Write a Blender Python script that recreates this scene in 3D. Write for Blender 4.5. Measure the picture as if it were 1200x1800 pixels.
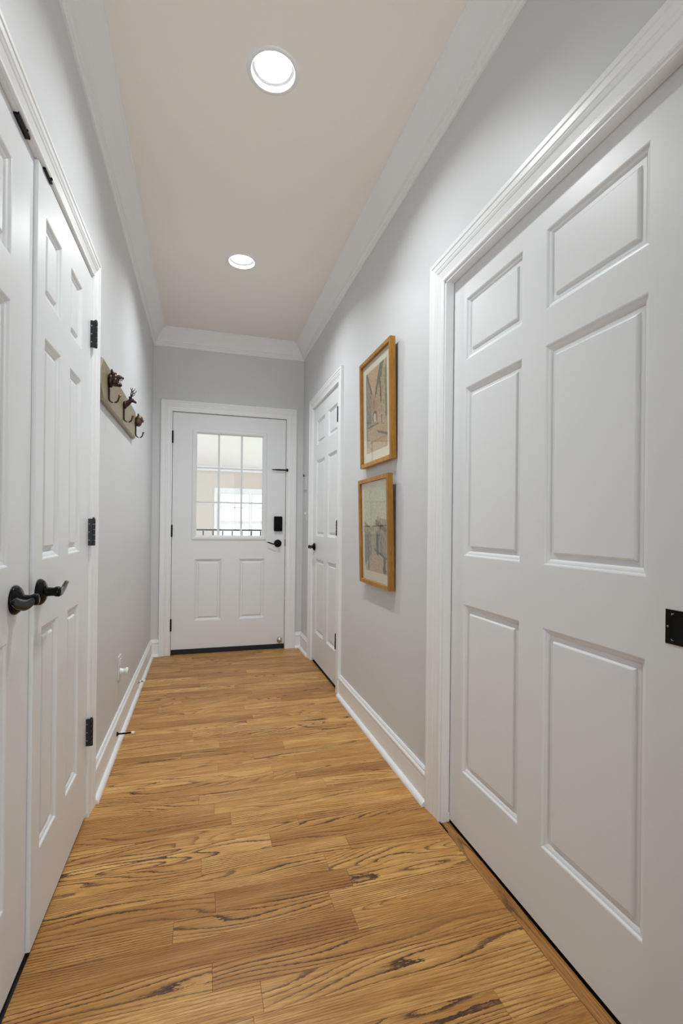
import bpy, bmesh, math, random
from mathutils import Vector, Matrix
random.seed(7)
S = bpy.context.scene
for o in list(bpy.data.objects):
    bpy.data.objects.remove(o)
COL = S.collection

# ---------------------------------------------------------------- camera, world, lights, exposure
W, L, HC = 1.2753, 4.2209, 2.7278          # hall width, length ahead of the camera, ceiling height
BACK = -2.6                                 # the hall goes on behind the camera to an added glazed door
cam = bpy.data.cameras.new('camera')
cam.sensor_width = 36.0
cam.lens = 832.2287 / 1800 * 36.0
cam.shift_y = 25.2 / 1800
cam.clip_start = 0.02
co = bpy.data.objects.new('camera', cam); COL.objects.link(co)
yaw, pitch, roll = 0.2842, 0.0014, 0.0106
F = Vector((math.sin(yaw) * math.cos(pitch), math.cos(yaw) * math.cos(pitch), math.sin(pitch)))
R0 = Vector((math.cos(yaw), -math.sin(yaw), 0)); U0 = R0.cross(F)
RR = R0 * math.cos(roll) + U0 * math.sin(roll); UU = U0 * math.cos(roll) - R0 * math.sin(roll)
m = Matrix((RR, UU, -F)).transposed().to_4x4(); m.translation = Vector((0.4118, 0, 1.0939))
co.matrix_world = m
S.camera = co

wd = bpy.data.worlds.new('world'); S.world = wd; wd.use_nodes = True
wd.node_tree.nodes['Background'].inputs[0].default_value = (0.90, 0.95, 1.0, 1)
wd.node_tree.nodes['Background'].inputs[1].default_value = 1.6

S.view_settings.view_transform = 'Standard'
S.view_settings.look = 'None'
S.view_settings.gamma = 1
S.view_settings.use_curve_mapping = False
S.view_settings.exposure = 0.21
try:
    S.cycles.use_denoising = True
    S.cycles.max_bounces = 9
    S.cycles.diffuse_bounces = 6
    S.cycles.transparent_max_bounces = 16
    S.cycles.sample_clamp_indirect = 6.0
except Exception:
    pass

def area_light(name, loc, rot, sx, sy, power, col=(1, 1, 1), shape='RECTANGLE', spread=math.pi):
    l = bpy.data.lights.new(name, 'AREA'); l.shape = shape; l.size = sx; l.size_y = sy
    l.energy = power; l.color = col; l.spread = spread
    o = bpy.data.objects.new(name, l); COL.objects.link(o); o.location = loc; o.rotation_euler = rot
    o['kind'] = 'helper'
    return o
P_CAN = 8.8                                  # each recessed lamp (its light sits in the lamp's own builder)
CAN_COL = (0.945, 0.985, 0.995)
# unseen fill lamps added behind the camera and in the room beyond the front door
area_light('fill_rear', (W / 2, BACK - 0.25, 1.25), (math.radians(90), 0, 0), 1.0, 2.2, 5.0, (0.95, 0.985, 0.985))  # added fill lamp outside the rear opening
area_light('ceiling_fill_rear', (W / 2, BACK - 0.95, 0.05), (math.radians(122), 0, 0), 1.6, 1.0, 74.0, (0.965, 0.985, 0.985))  # added low lamp aimed upward to brighten the hall ceiling
for sx_, rz_ in ((-3.9, -90), (4.9, 90)):     # lamps added at that room's windowless side walls, tilted up, out of view
    area_light('fill_front_room', (sx_, 8.6, 1.4), (math.radians(122), 0, math.radians(rz_)), 4.6, 1.7, 105.0, (0.96, 0.98, 1.0))

# ---------------------------------------------------------------- materials
MATS = {}
def nt(name):
    mt = bpy.data.materials.new(name); mt.use_nodes = True; MATS[name] = mt
    return mt, mt.node_tree, mt.node_tree.nodes['Principled BSDF']
def paint(name, col, rough=0.4, bump=0.02, scale=180.0, var=0.02, metal=0.0, spec=0.5, coat=0.0):
    mt, t, b = nt(name)
    tc = t.nodes.new('ShaderNodeTexCoord')
    n2 = t.nodes.new('ShaderNodeTexNoise'); n2.inputs['Scale'].default_value = 2.3
    t.links.new(tc.outputs['Object'], n2.inputs['Vector'])
    rp = t.nodes.new('ShaderNodeMix'); rp.data_type = 'RGBA'
    rp.inputs[6].default_value = (*[c * (1 - var) for c in col], 1); rp.inputs[7].default_value = (*[min(1, c * (1 + var)) for c in col], 1)
    t.links.new(n2.outputs['Fac'], rp.inputs[0]); t.links.new(rp.outputs[2], b.inputs['Base Color'])
    if bump:
        n = t.nodes.new('ShaderNodeTexNoise'); n.inputs['Scale'].default_value = scale; n.inputs['Detail'].default_value = 2
        t.links.new(tc.outputs['Object'], n.inputs['Vector'])
        bp = t.nodes.new('ShaderNodeBump'); bp.inputs['Strength'].default_value = bump; bp.inputs['Distance'].default_value = 0.001
        t.links.new(n.outputs['Fac'], bp.inputs['Height']); t.links.new(bp.outputs['Normal'], b.inputs['Normal'])
    b.inputs['Roughness'].default_value = rough; b.inputs['Metallic'].default_value = metal
    b.inputs['Specular IOR Level'].default_value = spec
    b.inputs['Coat Weight'].default_value = coat
    return mt
paint('wall', (0.655, 0.668, 0.685), 0.46, 0.0, 260, spec=0.36)
paint('ceiling', (0.90, 0.85, 0.79), 0.55, 0.0, 260)
paint('trim', (0.83, 0.845, 0.86), 0.34, 0.0, 120)
paint('door', (0.775, 0.795, 0.815), 0.38, 0.0, 150)
paint('black_metal', (0.002, 0.002, 0.0024), 0.12, 0.0, metal=0.0, spec=0.17)
paint('hinge_metal', (0.030, 0.031, 0.035), 0.38, 0.0, metal=0.6)
paint('screw', (0.25, 0.25, 0.26), 0.35, 0.0, metal=0.9)
paint('black_rubber', (0.004, 0.004, 0.005), 0.55, 0.05)
paint('chrome', (0.62, 0.60, 0.58), 0.18, 0.0, metal=1.0)
paint('bronze', (0.050, 0.030, 0.022), 0.34, 0.15, 300, 0.45, metal=0.8)
paint('antique_brass', (0.20, 0.13, 0.06), 0.34, 0.1, 300, 0.3, metal=0.85)
paint('owl_bronze', (0.13, 0.085, 0.06), 0.36, 0.3, 400, 0.5, metal=0.8)
paint('teeth', (0.72, 0.68, 0.66), 0.4, 0.0)
paint('plaque', (0.27, 0.23, 0.14), 0.38, 0.05, 200, 0.06)
paint('white_plastic', (0.82, 0.82, 0.80), 0.25, 0.0)
paint('mat_board', (0.72, 0.67, 0.54), 0.8, 0.03, 400)
paint('frame_back', (0.03, 0.02, 0.015), 0.7, 0.0)
paint('room_wall', (0.64, 0.58, 0.53), 0.6, 0.0)
paint('room_ceiling', (0.86, 0.85, 0.83), 0.6, 0.0)
paint('rail_iron', (0.05, 0.05, 0.05), 0.4, 0.0)
paint('baffle', (0.80, 0.80, 0.80), 0.35, 0.0)
paint('baffle_ring', (0.36, 0.36, 0.37), 0.4, 0.0)
paint('dark_gap', (0.02, 0.018, 0.016), 0.8, 0.0)

def emit(name, col, s):
    mt, t, b = nt(name)
    n = t.nodes.new('ShaderNodeTexNoise'); n.inputs['Scale'].default_value = 3
    b.inputs['Base Color'].default_value = (*col, 1); b.inputs['Emission Color'].default_value = (*col, 1)
    b.inputs['Emission Strength'].default_value = s
    return mt
emit('lamp_lens', (1, 0.985, 0.97), 9.0)

def glass(name, tint=(0.97, 0.985, 0.98), refl=1.0):
    mt, t, b = nt(name); t.nodes.remove(b)
    out = t.nodes['Material Output']
    tr = t.nodes.new('ShaderNodeBsdfTransparent'); tr.inputs[0].default_value = (*tint, 1)
    gl = t.nodes.new('ShaderNodeBsdfGlossy'); gl.inputs['Roughness'].default_value = 0.015
    lw = t.nodes.new('ShaderNodeLayerWeight'); lw.inputs[0].default_value = 0.5
    pw = t.nodes.new('ShaderNodeMath'); pw.operation = 'POWER'; pw.inputs[1].default_value = 4.6
    t.links.new(lw.outputs['Facing'], pw.inputs[0])
    mu = t.nodes.new('ShaderNodeMath'); mu.operation = 'MULTIPLY_ADD'; mu.inputs[1].default_value = 0.8 * refl; mu.inputs[2].default_value = 0.022 * refl
    t.links.new(pw.outputs[0], mu.inputs[0])
    mx = t.nodes.new('ShaderNodeMixShader')
    t.links.new(mu.outputs[0], mx.inputs[0])
    t.links.new(tr.outputs[0], mx.inputs[1]); t.links.new(gl.outputs[0], mx.inputs[2]); t.links.new(mx.outputs[0], out.inputs[0])
glass('pane_glass'); glass('picture_glass', (0.985, 0.99, 0.985), 0.9)

def wood(name, light, mid, dark, line_amt=0.8, rough=0.32, ax=0, freq=1.0, use_rand=True):
    """oak: contour lines of a noise stretched along the board (local axis ax) give the cathedral figure"""
    mt, t, b = nt(name); N = t.nodes.new; K = t.links.new
    tc = N('ShaderNodeTexCoord'); sep = N('ShaderNodeSeparateXYZ'); K(tc.outputs['Object'], sep.inputs[0])
    oi = N('ShaderNodeObjectInfo')
    def mth(op, a, bb=None, c=None):
        n = N('ShaderNodeMath'); n.operation = op
        for i, v in enumerate((a, bb, c)):
            if v is None: continue
            if isinstance(v, (int, float)): n.inputs[i].default_value = v
            else: K(v, n.inputs[i])
        return n.outputs[0]
    al = sep.outputs[ax]; cr = sep.outputs[1 - ax] if ax < 2 else sep.outputs[1]; zz = sep.outputs[2] if ax < 2 else sep.outputs[0]
    cr = mth('ADD', cr, zz)
    rnd = oi.outputs['Random'] if use_rand else 0.37
    def vec(fa, fc, seed):
        c = N('ShaderNodeCombineXYZ')
        K(mth('ADD', mth('MULTIPLY', al, fa), mth('MULTIPLY', rnd, 61.0 + seed)), c.inputs[0])
        K(mth('ADD', mth('MULTIPLY', cr, fc), mth('MULTIPLY', rnd, 23.0 + seed)), c.inputs[1])
        K(mth('MULTIPLY', rnd, 17.0 + seed), c.inputs[2])
        return c.outputs[0]
    def noise(v, detail=2.0, rg=0.5):
        n = N('ShaderNodeTexNoise'); n.inputs['Scale'].default_value = 1.0
        n.inputs['Detail'].default_value = detail; n.inputs['Roughness'].default_value = rg
        K(v, n.inputs['Vector']); return n.outputs['Fac']
    def ramp(v, pts):
        r = N('ShaderNodeValToRGB'); K(v, r.inputs[0]); e = r.color_ramp.elements
        while len(e) < len(pts): e.new(0.5)
        for i, (p, c) in enumerate(pts):
            e[i].position = p; e[i].color = (*c, 1) if len(c) == 3 else c
        return r.outputs[0]
    r2 = mth('FRACT', mth('MULTIPLY', rnd, 7.31)) if use_rand else 0.5
    field = noise(vec(1.5 * freq, 11.0 * freq, 0.0), 1.0, 0.4)
    jit = noise(vec(60.0 * freq, 260.0 * freq, 5.0), 2.0, 0.6)
    ph = mth('ADD', mth('ADD', mth('MULTIPLY', field, mth('MULTIPLY_ADD', r2, 15.0, 6.0)), mth('MULTIPLY', cr, mth('MULTIPLY_ADD', r2, -92.0 * freq, 118.0 * freq))), mth('MULTIPLY', jit, 0.42))
    fr = mth('FRACT', ph)
    line = ramp(fr, [(0.0, (1, 1, 1)), (0.10, (0.85, 0.85, 0.85)), (0.24, (0.22, 0.22, 0.22)), (0.60, (0, 0, 0)), (0.94, (0.0, 0.0, 0.0)), (1.0, (1, 1, 1))])
    msk = ramp(noise(vec(1.3 * freq, 6.0 * freq, 11.0), 2.0, 0.6), [(0.34, (0.20, 0.20, 0.20)), (0.60, (1, 1, 1))])
    pores = ramp(noise(vec(11.0 * freq, 420.0 * freq, 3.0), 2.0, 0.7), [(0.38, (1, 1, 1)), (0.58, (0, 0, 0))])
    broad = noise(vec(3.0 * freq, 26.0 * freq, 7.0), 3.0, 0.55)
    mx = N('ShaderNodeMix'); mx.data_type = 'RGBA'
    mx.inputs[6].default_value = (*light, 1); mx.inputs[7].default_value = (*mid, 1)
    K(ramp(broad, [(0.32, (0, 0, 0)), (0.70, (1, 1, 1))]), mx.inputs[0])
    tint = N('ShaderNodeMix'); tint.data_type = 'RGBA'; tint.blend_type = 'MULTIPLY'; tint.inputs[0].default_value = 1.0
    K(mx.outputs[2], tint.inputs[6])
    if use_rand:
        K(ramp(oi.outputs['Random'], [(0.0, (0.72, 0.66, 0.60)), (0.3, (0.92, 0.90, 0.88)), (0.7, (1.02, 1.05, 1.10)), (1.0, (1.15, 1.21, 1.30))]), tint.inputs[7])
    else:
        tint.inputs[7].default_value = (1, 1, 1, 1)
    p1 = N('ShaderNodeMix'); p1.data_type = 'RGBA'; K(tint.outputs[2], p1.inputs[6])
    p1.inputs[7].default_value = (mid[0] * 0.45, mid[1] * 0.40, mid[2] * 0.36, 1); K(mth('MULTIPLY', pores, 0.55), p1.inputs[0])
    p2 = N('ShaderNodeMix'); p2.data_type = 'RGBA'; K(p1.outputs[2], p2.inputs[6]); p2.inputs[7].default_value = (*dark, 1)
    K(mth('MULTIPLY', mth('MULTIPLY', line, msk), line_amt), p2.inputs[0])
    K(p2.outputs[2], b.inputs['Base Color'])
    b.inputs['Specular IOR Level'].default_value = 0.32
    K(ramp(broad, [(0.2, (rough * 0.85,) * 3), (0.8, (rough * 1.25,) * 3)]), b.inputs['Roughness'])
    bp = N('ShaderNodeBump'); bp.inputs['Strength'].default_value = 0.10; bp.inputs['Distance'].default_value = 0.0006; bp.invert = True
    K(mth('ADD', pores, line), bp.inputs['Height']); K(bp.outputs['Normal'], b.inputs['Normal'])
    return mt
wood('oak_floor', (0.745, 0.415, 0.135), (0.53, 0.245, 0.058), (0.040, 0.017, 0.012), 1.0, 0.36)
wood('oak_threshold', (0.58, 0.285, 0.085), (0.42, 0.185, 0.046), (0.045, 0.018, 0.010), 1.0, 0.34, ax=1, use_rand=False)
wood('frame_wood', (0.56, 0.285, 0.045), (0.42, 0.185, 0.022), (0.16, 0.062, 0.008), 0.35, 0.40, ax=2, freq=1.6)

def attr_print(name):
    mt, t, b = nt(name)
    a = t.nodes.new('ShaderNodeVertexColor'); a.layer_name = 'ink'
    t.links.new(a.outputs[0], b.inputs['Base Color']); b.inputs['Roughness'].default_value = 0.8
attr_print('print_ink')

# ---------------------------------------------------------------- mesh helpers
class MB:
    def __init__(s): s.v = []; s.f = []; s.sm = []
    def add(s, vs, fs, smooth=False):
        b = len(s.v); s.v += [tuple(x) for x in vs]
        for f in fs: s.f.append(tuple(i + b for i in f)); s.sm.append(smooth)
        return s
    def box(s, x0, x1, y0, y1, z0, z1):
        if x0 > x1: x0, x1 = x1, x0
        if y0 > y1: y0, y1 = y1, y0
        vs = [(x, y, z) for z in (z0, z1) for y in (y0, y1) for x in (x0, x1)]
        return s.add(vs, [(0, 2, 3, 1), (4, 5, 7, 6), (0, 1, 5, 4), (2, 6, 7, 3), (0, 4, 6, 2), (1, 3, 7, 5)])
    def cbox(s, c, d, bev=0.002, M=None):
        """box with chamfered edges, centre c, sizes d"""
        bm = bmesh.new(); bmesh.ops.create_cube(bm, size=1.0)
        for v in bm.verts: v.co = Vector((v.co.x * d[0], v.co.y * d[1], v.co.z * d[2]))
        if bev: bmesh.ops.bevel(bm, geom=list(bm.edges), offset=min(bev, min(d) * 0.45), segments=2, profile=0.6, affect='EDGES')
        T = (M or Matrix()) if M else Matrix.Translation(c)
        if M: T = Matrix.Translation(c) @ M
        bm.verts.index_update()
        s.add([T @ v.co for v in bm.verts], [[v.index for v in f.verts] for f in bm.faces]); bm.free(); return s
    def lathe(s, prof, M, seg=28, smooth=True):
        """prof: (radius, height) about local z; M places it"""
        vs = []; fs = []
        for r, h in prof:
            for k in range(seg):
                a = 2 * math.pi * k / seg; vs.append(M @ Vector((r * math.cos(a), r * math.sin(a), h)))
        for i in range(len(prof) - 1):
            for k in range(seg):
                k2 = (k + 1) % seg; fs.append((i * seg + k, i * seg + k2, (i + 1) * seg + k2, (i + 1) * seg + k))
        if prof[0][0] > 1e-5: fs.append(tuple(range(seg - 1, -1, -1)))
        if prof[-1][0] > 1e-5: fs.append(tuple(range((len(prof) - 1) * seg, len(prof) * seg)))
        return s.add(vs, fs, smooth)
    def tube(s, pts, rad, seg=10, flat=None):
        """tube along pts; rad number or list of (ra, rb); flat = reference normal for the ra axis"""
        pts = [Vector(p) for p in pts]; n = len(pts); vs = []; fs = []
        ref = Vector(flat) if flat else None; up = None
        for i, p in enumerate(pts):
            t = (pts[min(i + 1, n - 1)] - pts[max(i - 1, 0)]).normalized()
            if ref is not None: a = (ref - t * ref.dot(t)).normalized()
            else:
                if up is None: up = Vector((0, 0, 1)) if abs(t.z) < 0.9 else Vector((1, 0, 0))
                a = (up - t * up.dot(t)).normalized(); up = a
            bb = t.cross(a)
            r = rad[i] if isinstance(rad, (list, tuple)) else rad
            ra, rb = r if isinstance(r, (list, tuple)) else (r, r)
            for k in range(seg):
                q = 2 * math.pi * k / seg; vs.append(p + a * (ra * math.cos(q)) + bb * (rb * math.sin(q)))
        for i in range(n - 1):
            for k in range(seg):
                k2 = (k + 1) % seg; fs.append((i * seg + k, i * seg + k2, (i + 1) * seg + k2, (i + 1) * seg + k))
        fs.append(tuple(range(seg - 1, -1, -1))); fs.append(tuple(range((n - 1) * seg, n * seg)))
        return s.add(vs, fs, True)
    def ell(s, c, r, M=None, seg=14, rings=9):
        vs = []; fs = []; T = Matrix.Translation(c) @ (M or Matrix())
        for i in range(rings + 1):
            th = math.pi * i / rings
            for k in range(seg):
                a = 2 * math.pi * k / seg
                vs.append(T @ Vector((r[0] * math.sin(th) * math.cos(a), r[1] * math.sin(th) * math.sin(a), r[2] * math.cos(th))))
        for i in range(rings):
            for k in range(seg):
                k2 = (k + 1) % seg; fs.append((i * seg + k, (i + 1) * seg + k, (i + 1) * seg + k2, i * seg + k2))
        return s.add(vs, fs, True)
    def build(s, name, mat, parent=None, origin=None, fix=True, **props):
        me = bpy.data.meshes.new(name)
        o3 = Vector(origin) if origin is not None else Vector((0, 0, 0))
        me.from_pydata([Vector(v) - o3 for v in s.v], [], s.f); me.update()
        for p, q in zip(me.polygons, s.sm): p.use_smooth = q
        if fix:
            bm = bmesh.new(); bm.from_mesh(me)
            bmesh.ops.remove_doubles(bm, verts=bm.verts, dist=1e-6)
            bmesh.ops.recalc_face_normals(bm, faces=bm.faces); bm.to_mesh(me); bm.free()
        if mat: me.materials.append(MATS[mat])
        o = bpy.data.objects.new(name, me); COL.objects.link(o); o.location = o3
        if parent is not None: attach(o, parent)
        for k, v in props.items(): o[k] = v
        return o
def attach(o, parent):
    o.parent = parent
    w = Vector((0, 0, 0)); q = parent
    while q is not None: w += Vector(q.location); q = q.parent
    o.location = Vector(o.location) - w
def tag(o, label, cat=None, group=None, kind=None):
    o['label'] = label
    if cat: o['category'] = cat
    if group: o['group'] = group
    if kind: o['kind'] = kind
    return o
def empty(name, loc):
    o = bpy.data.objects.new(name, None); COL.objects.link(o); o.location = loc; o.empty_display_size = 0.05; return o
def sweep(mb, path, prof, mp, sharp=True):
    """path: 2D polyline; prof: (offset to the left of travel, height); mitred corners; mp(a, b, h) -> xyz"""
    n = len(path); rows = []
    for i in range(n):
        p = Vector(path[i])
        d0 = (Vector(path[i]) - Vector(path[i - 1])).normalized() if i else None
        d1 = (Vector(path[i + 1]) - Vector(path[i])).normalized() if i < n - 1 else None
        n0 = Vector((-d0.y, d0.x)) if d0 else None; n1 = Vector((-d1.y, d1.x)) if d1 else None
        if n0 is None: mm = n1
        elif n1 is None: mm = n0
        else:
            mm = (n0 + n1); mm = mm / max(1e-6, mm.dot(n0))
        rows.append([mp(p.x + mm.x * u, p.y + mm.y * u, h) for u, h in prof])
    k = len(prof); vs = [v for r in rows for v in r]; fs = []
    for i in range(n - 1):
        for j in range(k - 1):
            fs.append((i * k + j, i * k + j + 1, (i + 1) * k + j + 1, (i + 1) * k + j))
        fs.append((i * k + k - 1, i * k, (i + 1) * k, (i + 1) * k + k - 1))
    fs.append(tuple(range(k))); fs.append(tuple(range((n - 1) * k, n * k))[::-1])
    mb.add(vs, fs); return mb

# ---------------------------------------------------------------- shell of the hall
T = 0.12
# openings: (near, far, top)
CL = (0.748, 1.972, 2.022)                 # closet with double doors, left wall
PK = (0.630, 1.583, 2.009)                 # pocket door, right wall
D2 = (3.018, 3.803, 2.060)                 # far door, right wall
FD = (0.152, 1.126, 2.058)                 # front door, end wall (in x)
w = MB(); w.box(-T, 0, BACK, CL[0], 0, HC + .1); w.box(-T, 0, CL[0], CL[1], CL[2], HC + .1); w.box(-T, 0, CL[1], L + T, 0, HC + .1)
w.box(-T - .5, -T - .45, BACK, CL[1] + .4, 0, HC)
tag(w.build('wall_left', 'wall'), 'light grey painted wall with the double closet doors and animal hook rack', 'wall', kind='structure')
w = MB(); w.box(W, W + T, BACK, PK[0], 0, HC + .1); w.box(W, W + T, PK[0], PK[1], PK[2], HC + .1)
# pocket: the wall is hollow beside the opening where the door slides in
w.box(W, W + .022, PK[1], D2[0], 0, HC + .1); w.box(W + .09, W + T, PK[1], D2[0], 0, HC + .1); w.box(W + .022, W + .09, PK[1] + 0.3, D2[0], 0, HC + .1)
w.box(W, W + T, D2[0], D2[1], D2[2], HC + .1); w.box(W, W + T, D2[1], L + T, 0, HC + .1)
w.box(W + T + .3, W + T + .34, BACK, L + T, 0, HC)
tag(w.build('wall_right', 'wall'), 'light grey painted wall carrying the two framed street pictures', 'wall', kind='structure')
w = MB(); w.box(-T, FD[0], L, L + T, 0, HC + .1); w.box(FD[1], W + T, L, L + T, 0, HC + .1); w.box(FD[0], FD[1], L, L + T, FD[2], HC + .1)
tag(w.build('wall_end', 'wall'), 'short grey end wall around the white half-glass front door', 'wall', kind='structure')
w = MB(); w.box(-T, .12, BACK - .1, BACK, 0, HC + .1); w.box(W - .12, W + T, BACK - .1, BACK, 0, HC + .1); w.box(.12, W - .12, BACK - .1, BACK, 2.35, HC + .1)
tag(w.build('wall_back', 'wall'), 'grey wall behind the camera with a tall opening added for fill light', 'wall', kind='structure')

# ceiling with two round cut-outs
LAMPS = [(0.6365, 1.705), (0.624, 2.985)]
bm = bmesh.new()
def ring(pts):
    vs = [bm.verts.new(p) for p in pts]
    return [bm.edges.new((vs[i], vs[(i + 1) % len(vs)])) for i in range(len(vs))]
edges = ring([(-T, BACK - .1, HC), (W + T, BACK - .1, HC), (W + T, L + T, HC), (-T, L + T, HC)])
for lx, ly in LAMPS:
    edges += ring([(lx + .0775 * math.cos(2 * math.pi * k / 48), ly + .0775 * math.sin(2 * math.pi * k / 48), HC) for k in range(48)])
bmesh.ops.triangle_fill(bm, use_beauty=True, use_dissolve=False, edges=edges)
for f in bm.faces:
    f.normal_update()
    if f.normal.z > 0: f.normal_flip()
me = bpy.data.meshes.new('ceiling'); bm.to_mesh(me); bm.free(); me.materials.append(MATS['ceiling'])
ce = bpy.data.objects.new('ceiling', me); COL.objects.link(ce)
tag(ce, 'taupe painted ceiling with two recessed lamps', 'ceiling', kind='structure')
roof = MB(); roof.box(-T - .5, W + T + .4, BACK - .1, L + T, HC + .12, HC + .16)
roof.build('ceiling_slab', 'dark_gap', ce)

# ---------------------------------------------------------------- floor: oak strips laid across the hall
SL = -0.02; PW = 0.0785; Y0 = 1.145 - 8 * PW
fl = MB(); fl.box(-T - .45, W + T + .3, BACK - .1, L + T, -0.05, -0.020)
floor = tag(fl.build('floor', 'dark_gap'), 'golden brown oak strip floor laid across the hall', 'floor', kind='structure')
def plank(x0, x1, ya, yb, name='plank', mat='oak_floor', slope=SL):
    g = 0.00015; b = 0.0005; cx, cy = (x0 + x1) / 2, (ya + yb) / 2 + slope * ((x0 + x1) / 2 - .6)
    def yy(y, x): return y + slope * (x - .6)
    vs = []
    for z, i in ((-0.018, 0), (-0.0007, 0), (0, b)):
        xa, xb = x0 + g + i, x1 - g - i
        vs += [(xa, yy(ya + g + i, xa), z), (xb, yy(ya + g + i, xb), z), (xb, yy(yb - g - i, xb), z), (xa, yy(yb - g - i, xa), z)]
    fs = [(8, 9, 10, 11)] + [(r * 4 + k, r * 4 + (k + 1) % 4, r * 4 + 4 + (k + 1) % 4, r * 4 + 4 + k) for r in (0, 1) for k in range(4)]
    mb = MB(); mb.add(vs, fs); return mb.build(name, mat, floor, (cx, cy, 0), fix=False)
known = {}
for x, ya, yb in [(.346, 1.308, 1.387), (.457, 1.40, 1.471), (.4445, 1.1445, 1.2186), (.152, 1.080, 1.146), (.81, 1.487, 1.55), (.83, 1.235, 1.304), (.418, 1.573, 1.628),
                  (.763, 1.665, 1.738), (.488, 2.153, 2.232), (.722, 2.099, 2.162), (.502, 2.4235, 2.504), (.815, 2.0, 2.074), (.464, 1.889, 1.958), (.66, 2.855, 2.93), (.35, 3.80, 3.88)]:
    known.setdefault(int(math.floor(((ya + yb) / 2 - Y0) / PW)), []).append(x)
rw = random.Random(11)
nrow = int((L + .1 - Y0) / PW) + 1
for k in range(nrow):
    ya, yb = Y0 + k * PW, Y0 + (k + 1) * PW
    if ya > L + 0.02: break
    ymid = (ya + yb) / 2
    xl = -0.001 if CL[0] < ymid < CL[1] else 0.004  # boards end at the hinged doors; dark subfloor paints the shade beneath
    xr = 1.264 if ymid < PK[1] - .01 else (W + .006 if D2[0] < ymid < D2[1] else W - 0.004)
    js = known.get(k)
    if js is None:
        js = []; x = xl + rw.uniform(0.12, 0.75)
        while x < xr - 0.15:
            js.append(x); x += rw.uniform(0.35, 0.95)
    else:
        js = sorted(js)
        if js[-1] < .6 and rw.random() < .5: js.append(js[-1] + rw.uniform(.4, .6))
        js = [j for j in js if j < xr - .1]
    e = [xl] + js + [xr]
    for a, b in zip(e[:-1], e[1:]): plank(a, b, ya, yb)
# strip along the pocket-door opening, and the floor that goes on behind the camera
th = MB(); a, b = 1.2645, 1.302
th.add([(a, .50, -.018), (b, .50, -.018), (b, PK[1] + .005, -.018), (a, PK[1] + .005, -.018), (a, .50, .0), (b, .50, .0), (b, PK[1] + .005, .0), (a, PK[1] + .005, .0)],
       [(4, 5, 6, 7), (0, 1, 5, 4), (1, 2, 6, 5), (2, 3, 7, 6), (3, 0, 4, 7)])
th.build('threshold_strip', 'oak_threshold', floor, (1.283, 1.0, 0), label='narrow oak strip along the pocket door')
bk = MB(); bk.box(0, W, BACK, Y0 - 0.012, -0.018, 0.0); bk.build('rear_boards', 'oak_floor', floor, (.6, -.8, 0))

# ---------------------------------------------------------------- mouldings
CASE = [(0, 0), (0, .010), (.003, .0125), (.010, .0125), (.013, .0105), (.016, .0105), (.034, .0140), (.037, .0120), (.040, .0145), (.046, .0165), (.050, .0150), (.053, .0172),
        (.066, .0180), (.069, .0205), (.080, .0205), (.083, .0180), (.083, 0)]
def scaled(p, wd): return [(u * wd / .083, h) for u, h in p]
def casing(name, side, a0, a1, top, width, label):
    mb = MB()
    if side == 'L': mp = lambda a, z, h: (h, a, z)
    elif side == 'R': mp = lambda a, z, h: (W - h, a, z)
    else: mp = lambda a, z, h: (a, L - h, z)
    sweep(mb, [(a0, 0), (a0, top), (a1, top), (a1, 0)], scaled(CASE, width), mp)
    return tag(mb.build(name, 'trim'), label, 'door trim', kind='structure')
casing('trim_1', 'E', .157, 1.121, 2.053, .092, 'white moulded casing around the half-glass front door')
casing('trim_2', 'L', .742, 1.958, 2.020, .085, 'white moulded casing around the double closet doors')
casing('trim_3', 'R', .624, 1.590, 2.014, .100, 'white moulded casing around the large pocket door')
casing('trim_4', 'R', 3.022, 3.803, 2.058, .083, 'white moulded casing around the far six-panel door')
# jambs
j = MB(); j.box(FD[0], .1565, L - .001, L + T, 0, FD[2]); j.box(1.1215, FD[1], L - .001, L + T, 0, FD[2]); j.box(FD[0], FD[1], L - .001, L + T, 2.0535, FD[2])
j.box(.1565, .172, L + .052, L + T, 0, 2.053); j.box(1.106, 1.1215, L + .052, L + T, 0, 2.053); j.box(.1565, 1.1215, L + .052, L + T, 2.036, 2.053)
tag(j.build('trim_5', 'trim'), 'white jamb in the front door opening', 'door jamb', kind='structure')
j = MB(); j.box(-T, .004, CL[1] - .009, CL[1], 0, CL[2]); j.box(-T, .004, CL[0], CL[0] + .009, 0, CL[2]); j.box(-T, .004, CL[0], CL[1], CL[2] - .005, CL[2] + .002)
tag(j.build('trim_6', 'trim'), 'white jamb in the closet opening', 'door jamb', kind='structure')
j = MB(); j.box(W - .006, W + .0255, PK[1] - .003, PK[1] + .012, 0, PK[2]); j.box(W - .006, W + .0255, PK[0] - .003, PK[0] + .003, 0, PK[2]); j.box(W - .006, W + .0255, PK[0] - .003, PK[1] + .012, PK[2] - .003, PK[2] + .012)
tag(j.build('trim_7', 'trim'), 'flat white jamb strip beside the pocket door', 'door jamb', kind='structure')
j = MB(); j.box(W - .004, W + T, D2[1] - .004, D2[1], 0, D2[2]); j.box(W - .004, W + T, D2[0], D2[0] + .004, 0, D2[2]); j.box(W - .004, W + T, D2[0], D2[1], D2[2] - .004, D2[2])
tag(j.build('trim_8', 'trim'), 'white jamb in the far side door opening', 'door jamb', kind='structure')

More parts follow.
